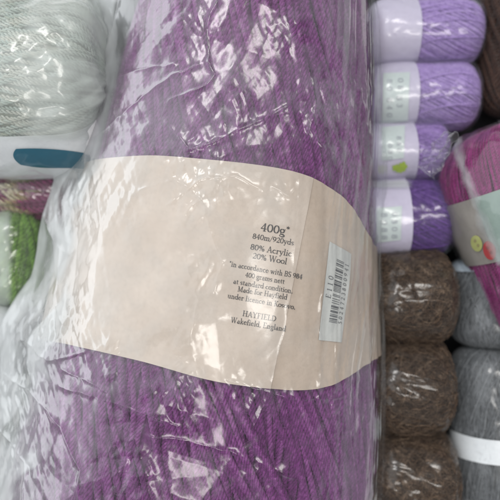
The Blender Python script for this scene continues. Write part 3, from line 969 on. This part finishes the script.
# ---- magenta pack
zm = .043
ms = Surf(P(499, 126, zm), P(578, 338, zm), .0445, .0405, p=6, q=2.6)
root = thing('yarn_skein', 'magenta yarn skein in a shiny clear bag, its label printed with buttons', 'yarn', ground(ms))
T = Tubes(); core(T, ms, -.002)
wind(T, ms, 270, .00088, 2, .25, -.0004, .0036, sides=4, step=.0009)
wind(T, ms, 230, .00088, 2, .10, .0004, .0036, sides=4, step=.0009, jitter=.6)
fuzz(T, ms, 1500, .004, .00007, .001)
T.build('yarn', yarn_mat('magenta_wool', (.11, .005, .06), (.22, .012, .125), (.36, .04, .22), sheen=.35), root)
taupe = paper_mat('taupe_paper', (.26, .235, .21), (.33, .30, .27), 60, .5, .15)
mint = paper_mat('mint_paper', (.23, .30, .265), (.30, .375, .335), 60, .5, .1)


def mags(px, py, off=.002):
    return ms.from_px(np.array(px, float), np.array(py, float), off, 0.0, 2.2)


uu, tt_ = mags([453, 470, 492], [212, 199, 184])
ul, tl_ = mags([474, 488], [271, 258])
thm = float(mags([473], [203])[1][0])
u_top, u_bot = float(uu.mean()), float(ul.mean())
lb = band_on(ms, 'label_band', taupe, root, u_top, u_bot, .0022, (-.4, PI + .6))
lb['label'] = 'taupe paper band with a mint green panel and printed buttons'
band_on(ms, 'mint_panel', mint, lb, u_top + .002, u_bot - .002, .0027, (thm - 1.1, thm - .05), nu=24, nv=60)


def button(name, cx_, cy_, rx, ry, rot, mat, off, holes=2):
    V, F = [], []
    n = 28
    ca, sa = math.cos(rot), math.sin(rot)
    def pt(x, y):
        return (cx_ + x * ca - y * sa, cy_ + x * sa + y * ca)
    V.append(pt(0, 0))
    for j in range(n):
        a = j / n * 2 * PI
        V.append(pt(rx * math.cos(a), ry * math.sin(a)))
    F = [(0, 1 + j, 1 + (j + 1) % n) for j in range(n)]
    V = np.array(V)
    u_, t_ = ms.from_px(V[:, 0], V[:, 1], off, 0.0, 2.0)
    o = quads_obj(name, ms.pt(u_, t_, off), F, mat, lb, False)
    return o


lime_ink = plain_mat('lime_ink', (.42, .43, .15), .5); red_ink = plain_mat('red_ink', (.42, .035, .04), .5); hole_ink = plain_mat('hole_ink', (.30, .26, .12), .5); hole_red = plain_mat('hole_red_ink', (.25, .02, .02), .5)
button('printed_button', 489.5, 250.5, 6.2, 9.6, -.25, red_ink, .0031)
button('printed_button', 476.5, 243.5, 5.6, 8.2, -.25, lime_ink, .0033)
for (hx, hy, hm) in [(475, 241, hole_ink), (478, 245.5, hole_ink), (487.5, 248, hole_red), (491, 252.5, hole_red)]:
    button('button_hole', hx, hy, 1.3, 1.6, 0, hm, .0036)
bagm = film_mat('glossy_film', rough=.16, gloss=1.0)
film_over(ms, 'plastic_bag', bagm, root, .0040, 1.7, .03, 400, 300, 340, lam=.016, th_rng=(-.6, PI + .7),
          extra=lambda px, py, h: h + .50 * np.clip(1 - seg_dist(px + 6 * (fbm(px / 9, py / 9, 0, 410, 3) - .5), py, [(452, 134), (462, 165), (476, 205), (500, 262)]) / (3.5 + 5 * vnoise(px / 14, py / 14, 0, 411)), 0, 1) ** .7)  # white glare down the bag, painted as a streak of haze
# pleated bag corner sticking out at the upper left
def pleat(pts, name, parent, mat, seed, hz=.22, n=50, amp=.5):
    c = [P(*q) for q in pts]
    s_, t_ = np.meshgrid(np.linspace(0, 1, n), np.linspace(0, 1, n))
    s_ = s_[..., None]; t_ = t_[..., None]
    g = (c[0] * (1 - s_) + c[1] * s_) * (1 - t_) + (c[3] * (1 - s_) + c[2] * s_) * t_
    nn = grid_normals(g)
    x = s_[..., 0] * .03; y = t_[..., 0] * .03
    g = g + nn * (amp * (crumple(x, y, .012, seed, 4) + crumple(x, y, .006, seed + 1, 4)))[..., None]
    h = hz * (.5 + fbm(x * 150, y * 150, 0, seed, 2))
    h = h + .14 * (np.minimum(np.minimum(s_[..., 0], 1 - s_[..., 0]), np.minimum(t_[..., 0], 1 - t_[..., 0])) < .03)
    return quads_obj(name, g.reshape(-1, 3), grid_faces(n, n), mat, parent, True, {'haze': np.clip(h, 0, .8)})


pleat([(458, 132, .066), (445, 132, .060), (418, 167, .050), (434, 180, .060)], 'bag_corner', root, bagm, 431, .10, 60, .9)
adopt_all(root)

# ---- left side: pale variegated pack
pale = yarn_mat('pale_wool', (.52, .56, .50), (.66, .68, .63), (.78, .79, .75), sc=160, stops=[(.25, (.22, .21, .11)), (.42, (.33, .35, .24)), (.50, (.38, .48, .43)), (.58, (.58, .56, .47)), (.75, (.46, .54, .48))])
s = hsurf(-50, 86, 112, 88, .045, .0515, p=6, q=2.8)
root = thing('yarn_skein', 'pale yarn skein in a milky bag, white label with a teal patch', 'yarn', ground(s))
T = Tubes(); core(T, s, -.002)
wind(T, s, 150, .0012, 2, .3, -.0006, .005, sides=4)
wind(T, s, 70, .0012, 2, -.4, .0004, .005, sides=4, jitter=2)
T.build('yarn', pale, root)
lw = [s.from_px(np.array([30.]), np.array([y]), .003, 0., PI / 2)[1][0] for y in (136., 168.)]
a0, a1 = min(lw), max(lw)
low = (a0 - .9, a1) if lw[0] > lw[1] else (a0, a1 + .9)
lb = band_on(s, 'label_band', white_lab, root, -.9, .75, .003, low, nu=60, nv=60)
teal = plain_mat('teal_ink', (.008, .12, .19), .45)
sticker_on(s, 'teal_patch', teal, lb, (11, 84, 84, 16), (149, 153, 170, 165), .0036, 40, 16, 2.0, 5.0)
milky = film_mat('milky_film', rough=.16, gloss=1.2, milk=(.66, .70, .68))


def hz_pale(px, py, h):
    return h * (1 - .97 * smooth(136, 143, py)) * (.75 + .5 * smooth(10, 40, px))


film_over(s, 'plastic_bag', milky, root, .0052, 2.6, .44, 500, 240, 280, lam=.012, extra=hz_pale)
adopt_all(root)

# ---- maroon variegated
s = hsurf(-40, 196, 84, 194, .0225, .0185, p=5)
root = thing('yarn_ball', 'maroon yarn ball with cream patches, between the pale skein and the green ball', 'yarn', ground(s))
mar = yarn_mat('maroon_wool', (.09, .015, .04), (.16, .03, .08), (.26, .07, .14), sc=200,
               stops=[(.30, (.12, .008, .04)), (.47, (.14, .012, .06)), (.51, (.58, .54, .38)), (.57, (.36, .34, .14)), (.62, (.20, .05, .11)), (.8, (.26, .10, .18))])
T = Tubes(); core(T, s, -.002)
wind(T, s, 60, .0018, 2, .3, -.001, .007, sides=5)
wind(T, s, 24, .0018, 2, -.3, .0008, .007, sides=5, jitter=2)
T.build('yarn', mar, root)
film_over(s, 'plastic_wrap', milky, root, .003, 1.5, .03, 520, 180, 220, lam=.011)
adopt_all(root)

# ---- green ball
s = hsurf(22, 214, 20, 302, .025, .0165, p=6, q=2.8)
root = thing('yarn_ball', 'bright leaf green chunky yarn ball at the left edge, beside the big bag', 'yarn', ground(s))
grn = yarn_mat('green_wool', (.045, .10, .012), (.14, .27, .04), (.32, .48, .13), sc=220)
T = Tubes(); core(T, s, -.002)
wind(T, s, 36, .0021, 3, .3, -.001, .008, sides=6)
wind(T, s, 14, .0021, 3, -.4, .001, .008, sides=6, jitter=2)
fuzz(T, s, 1500, .006, .00009, .001)
T.build('yarn', grn, root)
film_over(s, 'plastic_wrap', milky, root, .0050, 1.4, .05, 540, 180, 220, lam=.012,
          extra=lambda px, py, h: h + .5 * (1 - smooth(6, 14, px)))
adopt_all(root)

# ---- green ball with white label, and the sage one under the bag
s = hsurf(-8, 300, -8, 366, .025, .019, p=6, q=2.8)
root = thing('yarn_ball', 'dark green yarn ball with pale label, below the leaf green one', 'yarn', ground(s))
T = Tubes(); core(T, s, -.002)
wind(T, s, 40, .002, 2, .3, -.001, .007, sides=5)
fuzz(T, s, 600, .005, .00008, .001)
T.build('yarn', yarn_mat('dark_green_wool', (.02, .06, .015), (.05, .14, .03), (.12, .24, .07)), root)
band_on(s, 'label_band', white_lab, root, -.8, .1, .0026)
film_over(s, 'plastic_wrap', milky, root, .004, 1.0, .12, 560, 120, 160, lam=.012)
adopt_all(root)

s = hsurf(2, 372, 4, 530, .024, .026, p=6, q=2.8)
root = thing('yarn_ball', 'sage green yarn ball under the milky bag in the lower left corner', 'yarn', ground(s))
T = Tubes(); core(T, s, -.002)
wind(T, s, 50, .002, 2, .3, -.001, .007, sides=5)
wind(T, s, 20, .002, 2, -.4, .001, .007, sides=5, jitter=2)
T.build('yarn', yarn_mat('sage_wool', (.22, .27, .21), (.32, .38, .31), (.44, .49, .42)), root)
adopt_all(root)

# ---- dark sheet added under the stock to blacken the shaded gaps
shade_m = paper_mat('gap_shade_black', (.018, .018, .02), (.03, .03, .033), 120, .8, .3)
a, b = P(-120, -90, .001), P(620, 590, .001)
o = quads_obj('gap_shade_sheet', [(a[0], b[1], .001), (b[0], b[1], .001), (b[0], a[1], .001), (a[0], a[1], .001)], [(0, 1, 2, 3)], shade_m)
o['kind'] = 'structure'

# ================================================================== LIGHT
w = bpy.data.worlds.new('World'); scene.world = w; w.use_nodes = True
bg = w.node_tree.nodes['Background']
bg.inputs[0].default_value = (.93, .96, 1, 1); bg.inputs[1].default_value = .31


def area(name, loc, target, sx, sy, power, col):
    l = bpy.data.lights.new(name, 'AREA'); l.shape = 'ELLIPSE' if sx > 2 else 'RECTANGLE'; l.size = sx; l.size_y = sy
    l.energy = power; l.color = col
    o = bpy.data.objects.new(name, l); COL.objects.link(o)
    o.location = loc
    d = Vector(target) - Vector(loc)
    o.rotation_euler = d.to_track_quat('-Z', 'Y').to_euler()
    return o


area('window_light', (-1.15, .6, 1.2), (0, 0, .05), 3.0, 3.0, 35, (.93, .97, 1.0))
area('glint_lamp', (-.45, .75, 1.5), (0, 0, .05), .42, .16, 5.5, (1, .98, .95))  # unseen small lamps added to put glints on the film
area('glint_lamp', (.30, .55, 1.6), (0, 0, .05), .42, .16, 5, (1, .97, .92))
area('glint_lamp', (-.15, -.45, 1.6), (0, 0, .05), .42, .14, 3.6, (1, .97, .92))
area('glint_lamp', (.55, -.15, 1.6), (0, 0, .05), .16, .42, 4.2, (1, .97, .92))

# ================================================================== CAMERA
cd = bpy.data.cameras.new('camera'); cam = bpy.data.objects.new('camera', cd); COL.objects.link(cam)
cam.location = (0, 0, ZC); cam.rotation_euler = (0, 0, 0)
cd.sensor_width = 36; cd.sensor_fit = 'HORIZONTAL'
cd.lens = 36 * (ZC - ZR) / (500 * S0)
cd.clip_start = .01; cd.clip_end = 50
cd.dof.use_dof = True; cd.dof.focus_distance = ZC - .094; cd.dof.aperture_fstop = 4.5
scene.camera = cam

scene.render.engine = 'CYCLES'
scene.cycles.use_denoising = True
scene.cycles.transparent_max_bounces = 24
scene.cycles.max_bounces = 10
scene.cycles.sample_clamp_indirect = 6
scene.view_settings.view_transform = 'Standard'
scene.view_settings.look = 'None'
scene.view_settings.exposure = 0
scene.view_settings.gamma = 1
